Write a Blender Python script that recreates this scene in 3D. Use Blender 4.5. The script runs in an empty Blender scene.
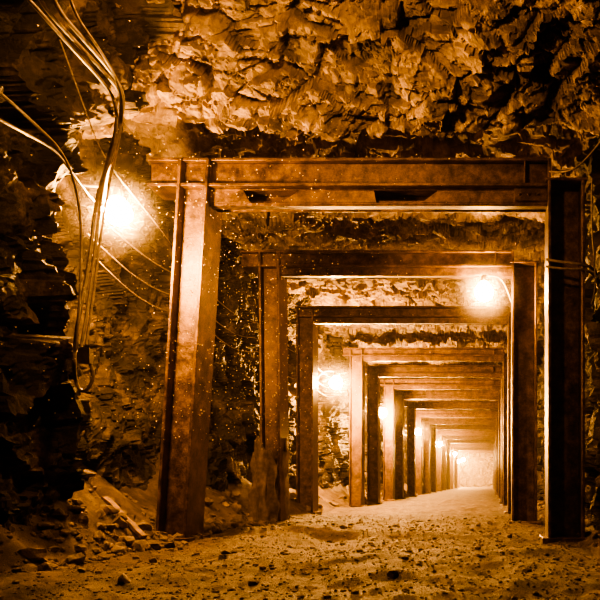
import bpy, bmesh, math, random
import numpy as np
from mathutils import Vector, Matrix, noise as mn
random.seed(4); rng=np.random.default_rng(7)
F=700.0; CX,CY=490.0,482.0; H=0.49
def W(px,py,d): return Vector(((px-CX)/F*d, d, H+(CY-py)/F*d))
scene=bpy.context.scene
scene.view_settings.view_transform='AgX'
scene.view_settings.look='AgX - High Contrast'

# ---------------------------------------------------------------- camera
cd=bpy.data.cameras.new('camera'); cam=bpy.data.objects.new('camera',cd)
scene.collection.objects.link(cam); cam.location=(0,0,H); cam.rotation_euler=(math.pi/2,0,0)
cd.sensor_width=36; cd.lens=42; cd.shift_x=-190/600; cd.shift_y=182/600; cd.clip_end=300; cd.clip_start=.02
scene.camera=cam

# ---------------------------------------------------------------- materials
def newmat(name):
    m=bpy.data.materials.new(name); m.use_nodes=True; nt=m.node_tree
    return m,nt,nt.nodes['Principled BSDF']
def N(nt,t,**k):
    n=nt.nodes.new(t)
    for a,b in k.items(): setattr(n,a,b)
    return n
def ramp(nt,stops):
    r=N(nt,'ShaderNodeValToRGB'); e=r.color_ramp.elements
    while len(e)<len(stops): e.new(.5)
    for i,(p,c) in enumerate(stops): e[i].position=p; e[i].color=(*c,1)
    return r
def rockmat(name,c1,c2,c3,bump=.5,scale=1.0,patch=.4,bs=24):
    m,nt,b=newmat(name)
    g=N(nt,'ShaderNodeNewGeometry')
    n1=N(nt,'ShaderNodeTexNoise'); n1.inputs['Scale'].default_value=3.2*scale; n1.inputs['Detail'].default_value=10; n1.inputs['Roughness'].default_value=.72
    nt.links.new(g.outputs['Position'],n1.inputs['Vector'])
    r=ramp(nt,[(.34,c1),(.5,c2),(.66,c3)]); nt.links.new(n1.outputs['Fac'],r.inputs[0])
    v=N(nt,'ShaderNodeTexVoronoi'); v.feature='F1'; v.inputs['Scale'].default_value=7*scale
    nt.links.new(g.outputs['Position'],v.inputs['Vector'])
    bw=N(nt,'ShaderNodeRGBToBW'); nt.links.new(v.outputs['Color'],bw.inputs[0])
    r2=ramp(nt,[(.2,(.3,.3,.3)),(.6,(1,1,1))]); nt.links.new(bw.outputs[0],r2.inputs[0])
    mx=N(nt,'ShaderNodeMix',data_type='RGBA',blend_type='MULTIPLY'); mx.inputs[0].default_value=patch
    nt.links.new(r.outputs[0],mx.inputs[6]); nt.links.new(r2.outputs[0],mx.inputs[7])
    nt.links.new(mx.outputs[2],b.inputs['Base Color'])
    b.inputs['Roughness'].default_value=.7; b.inputs['Specular IOR Level'].default_value=.4
    n2=N(nt,'ShaderNodeTexNoise'); n2.inputs['Scale'].default_value=bs*scale; n2.inputs['Detail'].default_value=8; n2.inputs['Roughness'].default_value=.7
    nt.links.new(g.outputs['Position'],n2.inputs['Vector'])
    bp=N(nt,'ShaderNodeBump'); bp.inputs['Strength'].default_value=bump; bp.inputs['Distance'].default_value=.03
    nt.links.new(n2.outputs['Fac'],bp.inputs['Height']); nt.links.new(bp.outputs[0],b.inputs['Normal'])
    return m
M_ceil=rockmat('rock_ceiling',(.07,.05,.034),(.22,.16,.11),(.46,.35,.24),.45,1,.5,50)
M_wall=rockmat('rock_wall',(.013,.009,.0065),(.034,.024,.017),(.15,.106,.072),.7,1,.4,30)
M_floor=rockmat('dirt_floor',(.055,.038,.025),(.12,.084,.055),(.23,.165,.108),1.0,1.6,.1,60)
M_stone=rockmat('stone',(.06,.043,.03),(.14,.10,.07),(.30,.22,.15),.5,2,.5)
def steelmat():
    m,nt,b=newmat('rusty_steel')
    g=N(nt,'ShaderNodeNewGeometry')
    n1=N(nt,'ShaderNodeTexNoise'); n1.inputs['Scale'].default_value=8; n1.inputs['Detail'].default_value=12; n1.inputs['Roughness'].default_value=.8
    nt.links.new(g.outputs['Position'],n1.inputs['Vector'])
    r=ramp(nt,[(.36,(.028,.018,.012)),(.5,(.095,.056,.033)),(.66,(.22,.135,.078))]); nt.links.new(n1.outputs['Fac'],r.inputs[0])
    nt.links.new(r.outputs[0],b.inputs['Base Color'])
    b.inputs['Metallic'].default_value=.65
    rr=ramp(nt,[(.35,(.34,.34,.34)),(.65,(.55,.55,.55))]); nt.links.new(n1.outputs['Fac'],rr.inputs[0]); nt.links.new(rr.outputs[0],b.inputs['Roughness'])
    n2=N(nt,'ShaderNodeTexNoise'); n2.inputs['Scale'].default_value=90; n2.inputs['Detail'].default_value=6
    nt.links.new(g.outputs['Position'],n2.inputs['Vector'])
    bp=N(nt,'ShaderNodeBump'); bp.inputs['Strength'].default_value=.4; bp.inputs['Distance'].default_value=.008
    nt.links.new(n2.outputs['Fac'],bp.inputs['Height']); nt.links.new(bp.outputs[0],b.inputs['Normal'])
    return m
M_steel=steelmat()
def simple(name,c,r=.6,met=0,ns=30):
    m,nt,b=newmat(name)
    n1=N(nt,'ShaderNodeTexNoise'); n1.inputs['Scale'].default_value=ns; n1.inputs['Detail'].default_value=5
    g=N(nt,'ShaderNodeNewGeometry'); nt.links.new(g.outputs['Position'],n1.inputs['Vector'])
    rr=ramp(nt,[(.3,tuple(x*.55 for x in c)),(.7,tuple(min(1,x*1.3) for x in c))]); nt.links.new(n1.outputs['Fac'],rr.inputs[0])
    nt.links.new(rr.outputs[0],b.inputs['Base Color']); b.inputs['Roughness'].default_value=r; b.inputs['Metallic'].default_value=met
    return m
M_cable=simple('cable_rubber',(.20,.155,.12),.45)
M_dark=simple('lamp_housing',(.12,.09,.07),.5,.5)
M_wood=simple('wood',(.24,.16,.10),.8)
M_burlap=simple('burlap',(.13,.09,.06),.95,0,18)
M_mote=simple('dust_grain',(.8,.65,.45),.9)
COL=(1,.48,.125)
def glow(name,strength,col=COL):
    m=bpy.data.materials.new(name); m.use_nodes=True; nt=m.node_tree; nt.nodes.clear()
    o=N(nt,'ShaderNodeOutputMaterial'); e=N(nt,'ShaderNodeEmission'); e.inputs[0].default_value=(*col,1); e.inputs[1].default_value=strength
    nt.links.new(e.outputs[0],o.inputs[0]); return m

# ---------------------------------------------------------------- rock noise
def hsh(ix,iy,iz,s):
    h=(ix.astype(np.int64)*374761393+iy.astype(np.int64)*668265263+iz.astype(np.int64)*2147483647+s*1274126177)&0xffffffff
    h=((h^(h>>13))*1274126177)&0xffffffff
    h=((h^(h>>16))*2246822519)&0xffffffff
    h=h^(h>>15)
    return (h&0xffffff)/float(0xffffff)
def facet(P,size,seed,tilt=.5,aniso=(1,1,1),crack=0.0,cw=.06):
    Q=P/size/np.array(aniso); B=np.floor(Q).astype(np.int64)
    best=np.full(len(P),1e9); sec=np.full(len(P),1e9); bc=np.zeros((len(P),3),np.int64); bD=np.zeros((len(P),3))
    for i in(-1,0,1):
        for j in(-1,0,1):
            for k in(-1,0,1):
                c=B+np.array([i,j,k]); h=(hsh(c[:,0],c[:,1],c[:,2],seed)*0xffffff).astype(np.int64)
                a=np.stack([(h&255)/255.,((h>>8)&255)/255.,((h>>16)&255)/255.],1)
                D=Q-(c+a); d=(D**2).sum(1); m=d<best
                sec=np.where(m,best,np.minimum(sec,d))
                best[m]=d[m]; bc[m]=c[m]; bD[m]=D[m]
    r=[hsh(bc[:,0],bc[:,1],bc[:,2],seed+10+q)-.5 for q in range(4)]
    out=r[0]+tilt*2*(r[1]*bD[:,0]+r[2]*bD[:,1]+r[3]*bD[:,2])
    if crack: out-=crack*np.exp(-((np.sqrt(sec)-np.sqrt(best))/cw)**2)*np.maximum(0,hsh(bc[:,0],bc[:,1],bc[:,2],seed+33)*1.8-.6)
    return out
def vnoise(P,size,seed):
    Q=P/size; B=np.floor(Q).astype(np.int64); f=Q-B; f=f*f*(3-2*f); out=0
    for i in(0,1):
        for j in(0,1):
            for k in(0,1):
                w=(f[:,0] if i else 1-f[:,0])*(f[:,1] if j else 1-f[:,1])*(f[:,2] if k else 1-f[:,2])
                out=out+w*hsh(B[:,0]+i,B[:,1]+j,B[:,2]+k,seed)
    return out-.5
def warp(P,seed,a=.04,b=.012):
    wv=np.stack([vnoise(P,.3,seed+50+i) for i in range(3)],1)*a+np.stack([vnoise(P,.07,seed+60+i) for i in range(3)],1)*b
    return P+wv
def rock_ceil(P,seed):
    Q=warp(P,seed,.02,.012)
    h=facet(Q,.75,seed,.6)*.11
    h+=facet(Q,.42,seed+100,.8,(1.5,1,.8),.4,.05)*.16
    h+=facet(Q,.20,seed+150,1.2,(1.7,1,.7),.6,.08)*.11
    h+=facet(Q,.10,seed+200,1.4,(1.7,1,.7),.3,.1)*.045
    h+=facet(Q,.04,seed+300,1.2,(1.3,1,.8))*.013
    return h+vnoise(P,1.6,seed+5)*.14
def rock_wall(P,seed,rough=1.0):
    Q=warp(P,seed,.12,.03)
    h=facet(Q,.85,seed,.8)*.26
    h+=facet(Q,.38,seed+100,1.0,(1,1,1.25))*.15
    h+=vnoise(P,.5,seed+7)*.12
    h+=(facet(Q,.16,seed+200,1.1,(1,1,1.15))*.06+facet(Q,.07,seed+300,1.0)*.024)*rough
    return h+vnoise(P,1.6,seed+5)*.25
def gridmesh(name,P,nu,nv,mat,flip=False):
    idx=np.arange(nu*nv).reshape(nu,nv)
    q=np.stack([idx[:-1,:-1],idx[1:,:-1],idx[1:,1:],idx[:-1,1:]],-1).reshape(-1,4)
    if flip: q=q[:,::-1]
    me=bpy.data.meshes.new(name); n=len(q)
    me.vertices.add(len(P)); me.vertices.foreach_set('co',P.astype(np.float32).ravel())
    me.loops.add(n*4); me.loops.foreach_set('vertex_index',q.astype(np.int32).ravel())
    me.polygons.add(n); me.polygons.foreach_set('loop_start',np.arange(0,n*4,4,dtype=np.int32)); me.polygons.foreach_set('loop_total',np.full(n,4,np.int32))
    me.update(calc_edges=True); me.validate(); me.materials.append(mat)
    me.polygons.foreach_set('use_smooth',np.zeros(n,bool))
    ob=bpy.data.objects.new(name,me); scene.collection.objects.link(ob); return ob
def dsteps(near=.012,mid=.024):
    L=[]; d=-1.5
    while d<72:
        L.append(d)
        if d<3.4: d+=.07
        elif d<4.4: d+=.02
        elif d<6.1: d+=near
        elif d<13: d+=mid
        else: d+=max(near,.006*d)
    return np.array(L)
def sst(a,b,x):
    t=np.clip((x-a)/(b-a),0,1); return t*t*(3-2*t)
# ceiling
D=dsteps(.009); X=np.arange(-4.6,2.6,.0145)
dd,xx=np.meshgrid(D,X,indexing='ij'); dd=dd.ravel(); xx=xx.ravel()
BR=5.72; BZ=3.36
def ceilz(d):
    z=np.minimum(BZ+(BR-d)*.95,4.7)
    return np.where(d>=BR, BZ+(3.95-BZ)*sst(BR,BR+.12,d)-.12*sst(6.4,8,d), z)
z0=ceilz(dd); P=np.stack([xx,dd,z0],1)
h=rock_ceil(P,23)
near=dd<BR
P[:,2]-=h*np.where(near,.8,.6)+np.where(dd>7,.08,0); P[:,1]-=np.where(near,h*.6,0)
lim=3.275+.03*np.sin(xx*5)+.05*vnoise(P*np.array([1,0,0]),.3,77)
P[:,2]=np.where((dd>4.6)&(dd<6.4),np.maximum(P[:,2],lim),P[:,2])
gridmesh('ceiling',P,len(D),len(X),M_ceil)
# left wall
D=dsteps(.018,.024); Z=np.arange(-.3,5.0,.02)
dd,zz=np.meshgrid(D,Z,indexing='ij'); dd=dd.ravel(); zz=zz.ravel()
sh=.45*sst(2.8,3.3,zz)
t=sst(0,1,(dd-4.7-sh)/.4)
xb=-2.88-.75*t+.25*sst(6.5,8.5,dd)
xb=xb+.36*sst(2.6,3.6,zz)*(1-t)-.12*np.exp(-((zz-1.9)/.7)**2)
P=np.stack([xb,dd,zz],1); h=rock_wall(P,31); P[:,0]+=h*np.where((dd>5.2),.75,1)
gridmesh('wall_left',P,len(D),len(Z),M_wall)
# right wall
D=dsteps(.022,.03); Z=np.arange(-.3,5.0,.03)
dd,zz=np.meshgrid(D,Z,indexing='ij'); dd=dd.ravel(); zz=zz.ravel()
xb=1.10+np.clip(5-dd,0,6)*.35
P=np.stack([xb,dd,zz],1); h=rock_wall(P,71); P[:,0]-=h*.75
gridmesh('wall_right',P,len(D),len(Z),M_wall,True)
# back wall
U=np.arange(-4.5,2.5,.12); V=np.arange(-.3,5,.12)
uu,vv=np.meshgrid(U,V,indexing='ij'); P=np.stack([uu.ravel(),np.full(uu.size,71.0),vv.ravel()],1)
P[:,1]+=rock_wall(P,91); gridmesh('wall_back',P,len(U),len(V),M_ceil,True)
# floor
def floorz(P):
    x,d=P[:,0],P[:,1]
    z=vnoise(P,1.1,201)*.08+vnoise(P,.35,202)*.05+vnoise(P,.14,203)*.026+vnoise(P,.05,204)*.014
    z=z*sst(0,2,d+1.5)*np.where(d>20,.5,1)
    left=np.clip(-2.62-x-.12*(d>5.75),0,1.2); z+=left*np.where(d<9,.85,.6)*(1+vnoise(P,.4,206))
    z+=np.clip(x-.75,0,1)*.35
    z+=.06*np.exp(-((d-6.35+.15*x)/.18)**2)*sst(-2.6,-2.1,x)*sst(.3,-.4,x)
    return z-.01
D=[];d=-1.5
while d<72:
    D.append(d); d+=.06 if d<2.4 else max(.016,.0055*d)
D=np.array(D); X=np.arange(-4.6,2.9,.018)
dd,xx=np.meshgrid(D,X,indexing='ij'); P=np.stack([xx.ravel(),dd.ravel(),np.zeros(xx.size)],1)
P[:,2]=floorz(P); fl=gridmesh('floor',P,len(D),len(X),M_floor,True)
fl.data.polygons.foreach_set('use_smooth',np.ones(len(fl.data.polygons),bool))
def fzs(a): a=np.array(a,float); return floorz(np.stack([a[:,0],a[:,1],a[:,0]*0],1))
def fz(x,d): return float(fzs([(x,d)])[0])

# ---------------------------------------------------------------- stones
def stones(name,spec,mat):
    zs=fzs([(s[0],s[1]) for s in spec]); V=[];Fc=[]
    bases={}
    for sd in(1,2):
        bm=bmesh.new(); bmesh.ops.create_icosphere(bm,subdivisions=sd,radius=1)
        bases[sd]=([v.co.copy() for v in bm.verts],[[v.index for v in f.verts] for f in bm.faces]); bm.free()
    for (x,d,r),z in zip(spec,zs):
        vs,fs=bases[1 if r<.03 else 2]
        sc=Vector((random.uniform(.8,1.3),random.uniform(.8,1.2),random.uniform(.6,.95)))
        rot=Matrix.Rotation(random.uniform(0,6.3),3,'Z')
        o=Vector((random.random()*50,random.random()*50,0))
        planes=[(Vector((random.gauss(0,1),random.gauss(0,1),random.gauss(0,1))).normalized(),random.uniform(.4,.75)) for _ in range(8)] if r>=.03 else []
        b=len(V)
        for co in vs:
            c=co.copy()
            for n,k in planes:
                t=c.dot(n)
                if t>k: c=c-n*(t-k)
            c=c*(1+.3*mn.noise(c*1.7+o)); c=Vector((c.x*sc.x,c.y*sc.y,c.z*sc.z))
            V.append(tuple(rot@c*r+Vector((x,d,z+r*.22))))
        Fc+= [[b+i for i in f] for f in fs]
    me=bpy.data.meshes.new(name); me.from_pydata(V,[],Fc); me.materials.append(mat)
    ob=bpy.data.objects.new(name,me); scene.collection.objects.link(ob); return ob
sp=[]
for _ in range(9000):
    d=2.6+random.random()**1.4*8; x=random.uniform(-3.0,1.0); sp.append((x,d,random.uniform(.003,.010)))
for _ in range(320):
    d=2.8+random.random()*7; x=random.uniform(-2.6,.9); sp.append((x,d,random.uniform(.010,.026)))
for _ in range(30):
    d=3.4+random.random()*5; x=random.uniform(-2.4,.5); sp.append((x,d,random.uniform(.026,.045)))
stones('floor_gravel',sp,M_stone)
sp=[]
for _ in range(620):
    d=random.uniform(3.8,9); x=-2.52-abs(random.gauss(0,.38)); sp.append((x,d,min(.08,.014+random.expovariate(46))))
for _ in range(60):
    d=random.uniform(9,26); sp.append((-2.95+random.gauss(0,.12),d,random.uniform(.04,.13)))
stones('rubble_pile',sp,M_stone)
sp=[(.92+random.gauss(0,.1),random.uniform(4.8,20),random.uniform(.02,.08)) for _ in range(90)]
stones('rubble_pile',sp,M_stone)

# ---------------------------------------------------------------- steel frames
def hexa(bm,c):
    v=[bm.verts.new(p) for p in c]
    for f in((0,3,2,1),(4,5,6,7),(0,1,5,4),(1,2,6,5),(2,3,7,6),(3,0,4,7)): bm.faces.new([v[i] for i in f])
def box(bm,x0,x1,y0,y1,z0,z1,xs=0.0,):
    hexa(bm,[(x0,y0,z0),(x1,y0,z0),(x1,y1,z0),(x0,y1,z0),(x0+xs,y0,z1),(x1+xs,y0,z1),(x1+xs,y1,z1),(x0+xs,y1,z1)])
def slab(bm,xa0,xa1,xb0,xb1,y0,y1,z0,z1):
    hexa(bm,[(xa0,y0,z0),(xa1,y0,z0),(xa1,y1,z0),(xa0,y1,z0),(xb0,y0,z1),(xb1,y0,z1),(xb1,y1,z1),(xb0,y1,z1)])
def bolt(bm,x,y,z):
    m=bmesh.ops.create_cone(bm,cap_ends=True,segments=6,radius1=.014,radius2=.014,depth=.018)
    R=Matrix.Rotation(math.pi/2,3,'X')
    for v in m['verts']: v.co=R@v.co+Vector((x,y,z))
def frame(d,lx0,lx1,lean,rx0,rx1,bx0,zt=3.24,bh=.25,dep=.36,holes=False):
    bm=bmesh.new(); t=.026; y0,y1=d,d+dep; ym=d+dep/2
    bz0=zt-bh; ztp=zt-.02
    box(bm,lx0,lx0+t,y0,y1,-.05,ztp,lean); box(bm,lx1-t,lx1,y0,y1,-.05,ztp,lean)
    box(bm,lx0+t,lx1-t,ym-.07,ym-.05,-.05,ztp,lean)
    zr=bz0+.04
    box(bm,rx0,rx0+t,y0,y1,-.05,zt-.02); box(bm,rx1-t,rx1,y0,y1,-.05,zr)
    box(bm,rx0+t,rx1-t,ym-.01,ym+.01,-.05,zr)
    box(bm,rx0-.02,rx1+.02,y0-.01,y1+.01,zr,zr+.02)
    box(bm,lx0-.05,lx1+.05,y0-.04,y1+.04,-.06,.02); box(bm,rx0-.05,rx1+.05,y0-.04,y1+.04,-.06,.02)
    by0,by1=y0+.03,y1-.03; bx1=rx0
    box(bm,bx0,bx1,by0,by1,zt-t,zt); box(bm,bx0,bx1,by0-.012,by1,bz0,bz0+t)
    box(bm,bx0,bx1,ym-.09,ym-.07,bz0+t,zt-t)
    for sx in (lx0+lean+.0,lx1+lean-.012,bx1-.2):
        box(bm,sx,sx+.014,by0+.004,ym-.09,bz0+t,zt-t)
    # lower channel bolted under the beam
    fy0,fy1=by0+.05,by0+.066; zb=bz0-(.135 if holes else .08); xl=lx1+lean-.04; xr=bx1
    Lx=xr-xl
    box(bm,xl,xr,fy0,fy0+.08,zb-.012,zb); box(bm,xl,xr,fy0+.16,fy0+.175,zb,bz0)
    if holes:
        z1=bz0-.012; z0=bz0-.118
        box(bm,xl,xr,fy0,fy1,z1,bz0); box(bm,xl,xr,fy0,fy1,zb,z0)
        a0=xl+Lx*.105; a1=xl+Lx*.255; b0=xl+Lx*.49; b1=xl+Lx*.67
        slab(bm,xl,a0+.06,xl,a0,fy0,fy1,z0,z1)
        slab(bm,a1-.12,b0+.02,a1+.04,b0,fy0,fy1,z0,z1)
        slab(bm,b1-.12,xr,b1+.02,xr,fy0,fy1,z0,z1)
    else:
        box(bm,xl,xr,fy0,fy1,zb,bz0)
    box(bm,rx0-.28,rx0-.001,by0+.03,by0+.048,bz0-.11,bz0)
    for bxx in(rx0-.24,rx0-.16,rx0-.08): bolt(bm,bxx,by0+.025,bz0-.055)
    me=bpy.data.meshes.new('steel_support_frame'); bmesh.ops.recalc_face_normals(bm,faces=bm.faces); bm.to_mesh(me); bm.free(); me.materials.append(M_steel)
    ob=bpy.data.objects.new('steel_support_frame',me); scene.collection.objects.link(ob)
    if d<20:
        b=ob.modifiers.new('bevel','BEVEL'); b.width=.004; b.segments=1; b.limit_method='ANGLE'
    return ob
frame(5.9,-2.83,-2.57,.2,.49,.80,-2.90,zt=3.24,bh=.245,holes=True)
frame(8.3,-2.72,-2.48,-.03,.26,.56,-2.98,zt=3.25,bh=.20)
frame(10.9,-3.02,-2.76,.0,.28,.56,-3.05,bh=.17)
ds=[14.2,16.3,18.5,21,24,27,30,33.5,37,41,45,50,55,61]
for i,d in enumerate(ds):
    j=random.uniform(-.05,.05)
    frame(d,-2.86+j,-2.60+j,random.uniform(-.03,.03),.27+j*.5,.55+j*.5,-3.0,zt=3.24+random.uniform(-.03,.03),bh=.17)

# ---------------------------------------------------------------- cables
def tube(name,paths,mat,parent=None):
    cu=bpy.data.curves.new(name,'CURVE'); cu.dimensions='3D'; cu.bevel_depth=1; cu.bevel_resolution=2; cu.resolution_u=8
    for pts,r in paths:
        s=cu.splines.new('NURBS'); s.points.add(len(pts)-1); s.order_u=3; s.use_endpoint_u=True
        for p,q in zip(s.points,pts): p.co=(*q,1); p.radius=r
    cu.materials.append(mat); ob=bpy.data.objects.new(name,cu); scene.collection.objects.link(ob)
    if parent: ob.parent=parent
    return ob
def wp(lst,r): return ([W(*p) for p in lst],r)
tube('electric_cable',[
 wp([(20,-40,3.3),(40,4,3.45),(72,38,3.75),(104,72,4.1),(121,92,4.3),(122,112,4.4),(112,150,4.6),(106,178,4.9),(103,200,5.1)],.0105),
 wp([(40,-40,3.3),(52,4,3.5),(84,40,3.75),(112,72,4.1),(125,96,4.3),(120,122,4.4),(114,150,4.5),(96,196,4.6),(90,260,4.5),(78,320,4.35),(74,352,4.3),(75,384,4.3),(84,394,4.3),(94,380,4.3),(91,362,4.3),(84,356,4.3)],.0115),
 wp([(0,-30,3.3),(30,0,3.4),(66,42,3.7),(98,76,4.1),(116,100,4.3),(117,130,4.4),(104,170,4.6),(97,230,4.6),(92,280,4.5),(84,330,4.35),(80,352,4.3),(84,362,4.3)],.010),
 wp([(60,-40,3.4),(70,8,3.6),(96,44,3.8),(116,76,4.1),(124,104,4.3),(119,140,4.5),(108,190,4.7),(100,240,4.65),(93,300,4.5),(86,345,4.3)],.008),
],M_cable)
tube('power_wire',[
 wp([(-30,70,3.2),(0,92,3.4),(35,124,3.8),(62,150,4.1),(76,184,4.3),(82,230,4.4),(80,300,4.3),(76,350,4.3)],.008),
 wp([(-30,105,3.2),(0,120,3.4),(30,136,3.8),(56,150,4.1),(74,176,4.4),(96,205,4.95),(104,209,5.1)],.008),
 wp([(60,40,3.9),(85,110,4.4),(104,160,4.7),(150,215,5.3),(172,245,6.0)],.004),
],M_cable)
bm=bmesh.new(); c=W(86,356,4.28)
box(bm,c.x-.028,c.x+.028,c.y-.02,c.y+.03,c.z-.045,c.z+.045); box(bm,c.x-.034,c.x+.034,c.y-.024,c.y-.018,c.z-.05,c.z+.05)
me=bpy.data.meshes.new('junction_box'); bm.to_mesh(me); bm.free(); me.materials.append(M_dark); scene.collection.objects.link(bpy.data.objects.new('junction_box',me))
paths=[]
for k,(zz,xo) in enumerate([(2.55,-3.0),(2.40,-3.05),(2.25,-3.03)]):
    pts=[]; sup=[5.3,7.2,9.2,11.6,14,17,21,26,32,40,50,60]
    for a,b in zip(sup[:-1],sup[1:]):
        for t in (0,.25,.5,.75): pts.append((xo,a+(b-a)*t,zz-.10*4*t*(1-t)*(1+.3*k)+ .03*math.sin(a*3+k)))
    paths.append((pts,.006))
tube('strung_cable',paths,M_cable)
tube('strap_wire',[
 ([(.47,5.88,2.36),(.6,5.86,2.33),(.82,5.87,2.31),(.9,6.0,2.3),(.96,6.3,2.36)],.012),
 ([(.47,5.88,2.30),(.62,5.86,2.27),(.82,5.87,2.28),(.92,6.0,2.22),(.98,6.3,2.2)],.010),
 ([(.5,5.88,3.1),(.62,5.7,3.0),(.78,5.7,3.1),(.95,5.6,3.3)],.007),
 ([(.86,5.9,3.05),(.85,5.9,2.7),(.88,5.92,2.4),(.9,5.95,2.1),(.86,5.95,2.0)],.007)],M_cable)

# ---------------------------------------------------------------- lamps
def halomat(R,dens):  # scatter densest at the bulb, shapes the lamp's halo and bloom
    m=bpy.data.materials.new('lamp_halo'); m.use_nodes=True; nt=m.node_tree; nt.nodes.clear()
    o=N(nt,'ShaderNodeOutputMaterial'); vs=N(nt,'ShaderNodeVolumeScatter'); vs.inputs['Color'].default_value=(1,.85,.65,1); vs.inputs['Anisotropy'].default_value=.2
    tc=N(nt,'ShaderNodeTexCoord'); ln=N(nt,'ShaderNodeVectorMath',operation='LENGTH'); nt.links.new(tc.outputs['Object'],ln.inputs[0])
    mr=N(nt,'ShaderNodeMapRange'); mr.inputs[1].default_value=0; mr.inputs[2].default_value=R; mr.inputs[3].default_value=1; mr.inputs[4].default_value=0
    nt.links.new(ln.outputs['Value'],mr.inputs[0])
    pw=N(nt,'ShaderNodeMath',operation='POWER'); pw.inputs[1].default_value=4; nt.links.new(mr.outputs[0],pw.inputs[0])
    mu=N(nt,'ShaderNodeMath',operation='MULTIPLY'); mu.inputs[1].default_value=dens; nt.links.new(pw.outputs[0],mu.inputs[0])
    nt.links.new(mu.outputs[0],vs.inputs['Density']); nt.links.new(vs.outputs[0],o.inputs['Volume'])
    return m
def lamp(pos,r,mat,anchor,halo=None):
    e=bpy.data.objects.new('tunnel_lamp',None); scene.collection.objects.link(e); e.location=pos; e.empty_display_size=.1
    pos=Vector(pos)
    def add(name,bm,mt,smooth=False):
        me=bpy.data.meshes.new(name); bm.to_mesh(me); bm.free(); me.materials.append(mt)
        if smooth:
            for p in me.polygons: p.use_smooth=True
        o=bpy.data.objects.new(name,me); scene.collection.objects.link(o); o.parent=e; return o
    bm=bmesh.new(); m=bmesh.ops.create_icosphere(bm,subdivisions=2,radius=r)
    for v in m['verts']:
        if v.co.z>0: v.co.x*=1-.35*(v.co.z/r)**2; v.co.y*=1-.35*(v.co.z/r)**2; v.co.z*=1.15
    add('bulb',bm,mat,True)
    bm=bmesh.new(); m=bmesh.ops.create_cone(bm,cap_ends=True,segments=16,radius1=r*.45,radius2=r*.3,depth=r*.7)
    for v in m['verts']: v.co.z+=r*1.4
    add('socket',bm,M_dark)
    a=Vector(anchor)-pos
    tube('arm',[([(0,0,r*1.7),(a.x*.3,a.y*.3,r*2.0),(a.x*.7,a.y*.7,max(a.z,r*2)*.9),tuple(a)],.010)],M_cable,e)
    if halo:
        R,dn=halo; bm=bmesh.new(); bmesh.ops.create_icosphere(bm,subdivisions=3,radius=R); add('halo_volume',bm,halomat(R,dn))  # scattering sphere added around the bulb to make its halo
    return e
L1=W(118,212,5.2)
lamp(L1,.10,glow('bulb_glow_a',1800),W(92,192,5.15)+Vector((-.15,.1,.1)),(.5,.8))
lamp(W(484,292,8.15),.11,glow('bulb_glow_b',900),(.27,8.4,2.62),(.62,1.0))
G=glow('bulb_glow_c',4200)
for px,py,d in [(336,383,12.6),(382,413,17.4),(418,432,25.5),(440,444,35),(455,454,47)]:
    p=W(px,py,d); lamp(p,.115,G,p+Vector((-.35,.1,.12)),(.85,.2))
G2=glow('bulb_glow_d',11000)
lamp((-2.6,58,2.2),.13,G2,(-2.95,58.1,2.3)); lamp((-2.5,66,2.6),.14,G2,(-2.9,66,3.0))
lamp((-1.3,3.55,3.4),.085,glow('fill_bulb_glow',900),(-1.3,3.55,4.6))  # added fill lamp out of view, brightens ceiling and first frame

# ---------------------------------------------------------------- small debris
def plank(name,a,b,w,t):
    a,b=Vector(a),Vector(b); dr=(b-a); L=dr.length
    bm=bmesh.new(); n=10; rings=[]
    for i in range(n+1):
        x=i/n*L; j=random.uniform(-.006,.006)
        rings.append([bm.verts.new((x,s*w/2+j,u*t/2+j*.5)) for s,u in((-1,-1),(1,-1),(1,1),(-1,1))])
    for r1,r2 in zip(rings[:-1],rings[1:]):
        for k in range(4): bm.faces.new([r1[k],r1[(k+1)%4],r2[(k+1)%4],r2[k]])
    bm.faces.new(rings[0][::-1]); bm.faces.new(rings[-1])
    bmesh.ops.recalc_face_normals(bm,faces=bm.faces)
    me=bpy.data.meshes.new(name); bm.to_mesh(me); bm.free(); me.materials.append(M_wood)
    o=bpy.data.objects.new(name,me); scene.collection.objects.link(o); o.location=a
    o.rotation_euler=dr.to_track_quat('X','Z').to_euler(); return o
plank('wooden_plank',(-3.0,5.45,fz(-3.0,5.45)+.07),(-2.62,5.3,fz(-2.62,5.3)+.09),.05,.028)
n,mz=72,40; P=[]
for i in range(mz+1):
    z=-.02+.88*i/mz
    for k in range(n):
        a=2*math.pi*k/n; fold=.025*math.sin(a*7+z*3)+.015*math.sin(a*13-z*9)
        wd=.185+.02*math.sin(z*9)+fold; dp=.24+fold
        zz=z+(.12*math.sin(a*3+1)+.05*math.sin(a*9))*(i/mz)**2
        nn=.05*mn.noise(Vector((math.cos(a)*wd*7,math.sin(a)*dp*7,z*7)))
        P.append((-2.65+math.cos(a)*wd*(1+nn*3)-.04*(1-z),8.48+math.sin(a)*dp*(1+nn),zz))
me=bpy.data.meshes.new('burlap_wrap')
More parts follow.
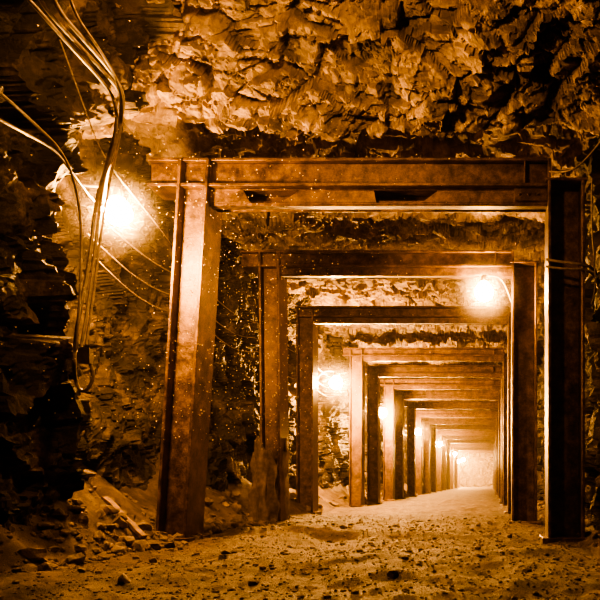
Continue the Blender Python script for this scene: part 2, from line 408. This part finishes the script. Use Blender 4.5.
me.from_pydata(P,[],[(i*n+k,i*n+(k+1)%n,(i+1)*n+(k+1)%n,(i+1)*n+k) for i in range(mz) for k in range(n)])
me.materials.append(M_burlap); o=bpy.data.objects.new('burlap_wrap',me); scene.collection.objects.link(o)
so=o.modifiers.new('s','SOLIDIFY'); so.thickness=.012
# airborne rock-dust grains catching the lamp light
V=[];Fc=[]
for _ in range(2000):
    d=random.uniform(3.6,7); px=random.gauss(-2.0,.65); pz=random.uniform(.8,2.9)
    if px>.2 or px<-2.6 : continue
    r=random.uniform(.0015,.0038); b=len(V)
    for q in((1,1,1),(-1,-1,1),(-1,1,-1),(1,-1,-1)): V.append((px+q[0]*r,d+q[1]*r,pz+q[2]*r))
    Fc+=[(b,b+1,b+2),(b,b+3,b+1),(b,b+2,b+3),(b+1,b+3,b+2)]
me=bpy.data.meshes.new('airborne_dust'); me.from_pydata(V,[],Fc); me.materials.append(M_mote)
scene.collection.objects.link(bpy.data.objects.new('airborne_dust',me))

# ---------------------------------------------------------------- dust haze (real scattering medium filling the drift)
def haze(y0,y1,z1,dens):
    bm=bmesh.new(); box(bm,-3.6,1.1,y0,y1,-.2,z1)
    me=bpy.data.meshes.new('dust_haze'); bmesh.ops.recalc_face_normals(bm,faces=bm.faces); bm.to_mesh(me); bm.free()
    m=bpy.data.materials.new('dust_volume'); m.use_nodes=True; nt=m.node_tree; nt.nodes.clear()
    o_=N(nt,'ShaderNodeOutputMaterial'); vs=N(nt,'ShaderNodeVolumeScatter'); vs.inputs['Color'].default_value=(1,.85,.6,1); vs.inputs['Density'].default_value=dens; vs.inputs['Anisotropy'].default_value=.3
    nt.links.new(vs.outputs[0],o_.inputs['Volume']); me.materials.append(m)
    scene.collection.objects.link(bpy.data.objects.new('dust_haze',me))
haze(3.0,25,4.6,.0014)
haze(25.01,70,3.9,.008)

w=bpy.data.worlds.new('world'); scene.world=w; w.use_nodes=True
w.node_tree.nodes['Background'].inputs[0].default_value=(.02,.012,.008,1); w.node_tree.nodes['Background'].inputs[1].default_value=.3
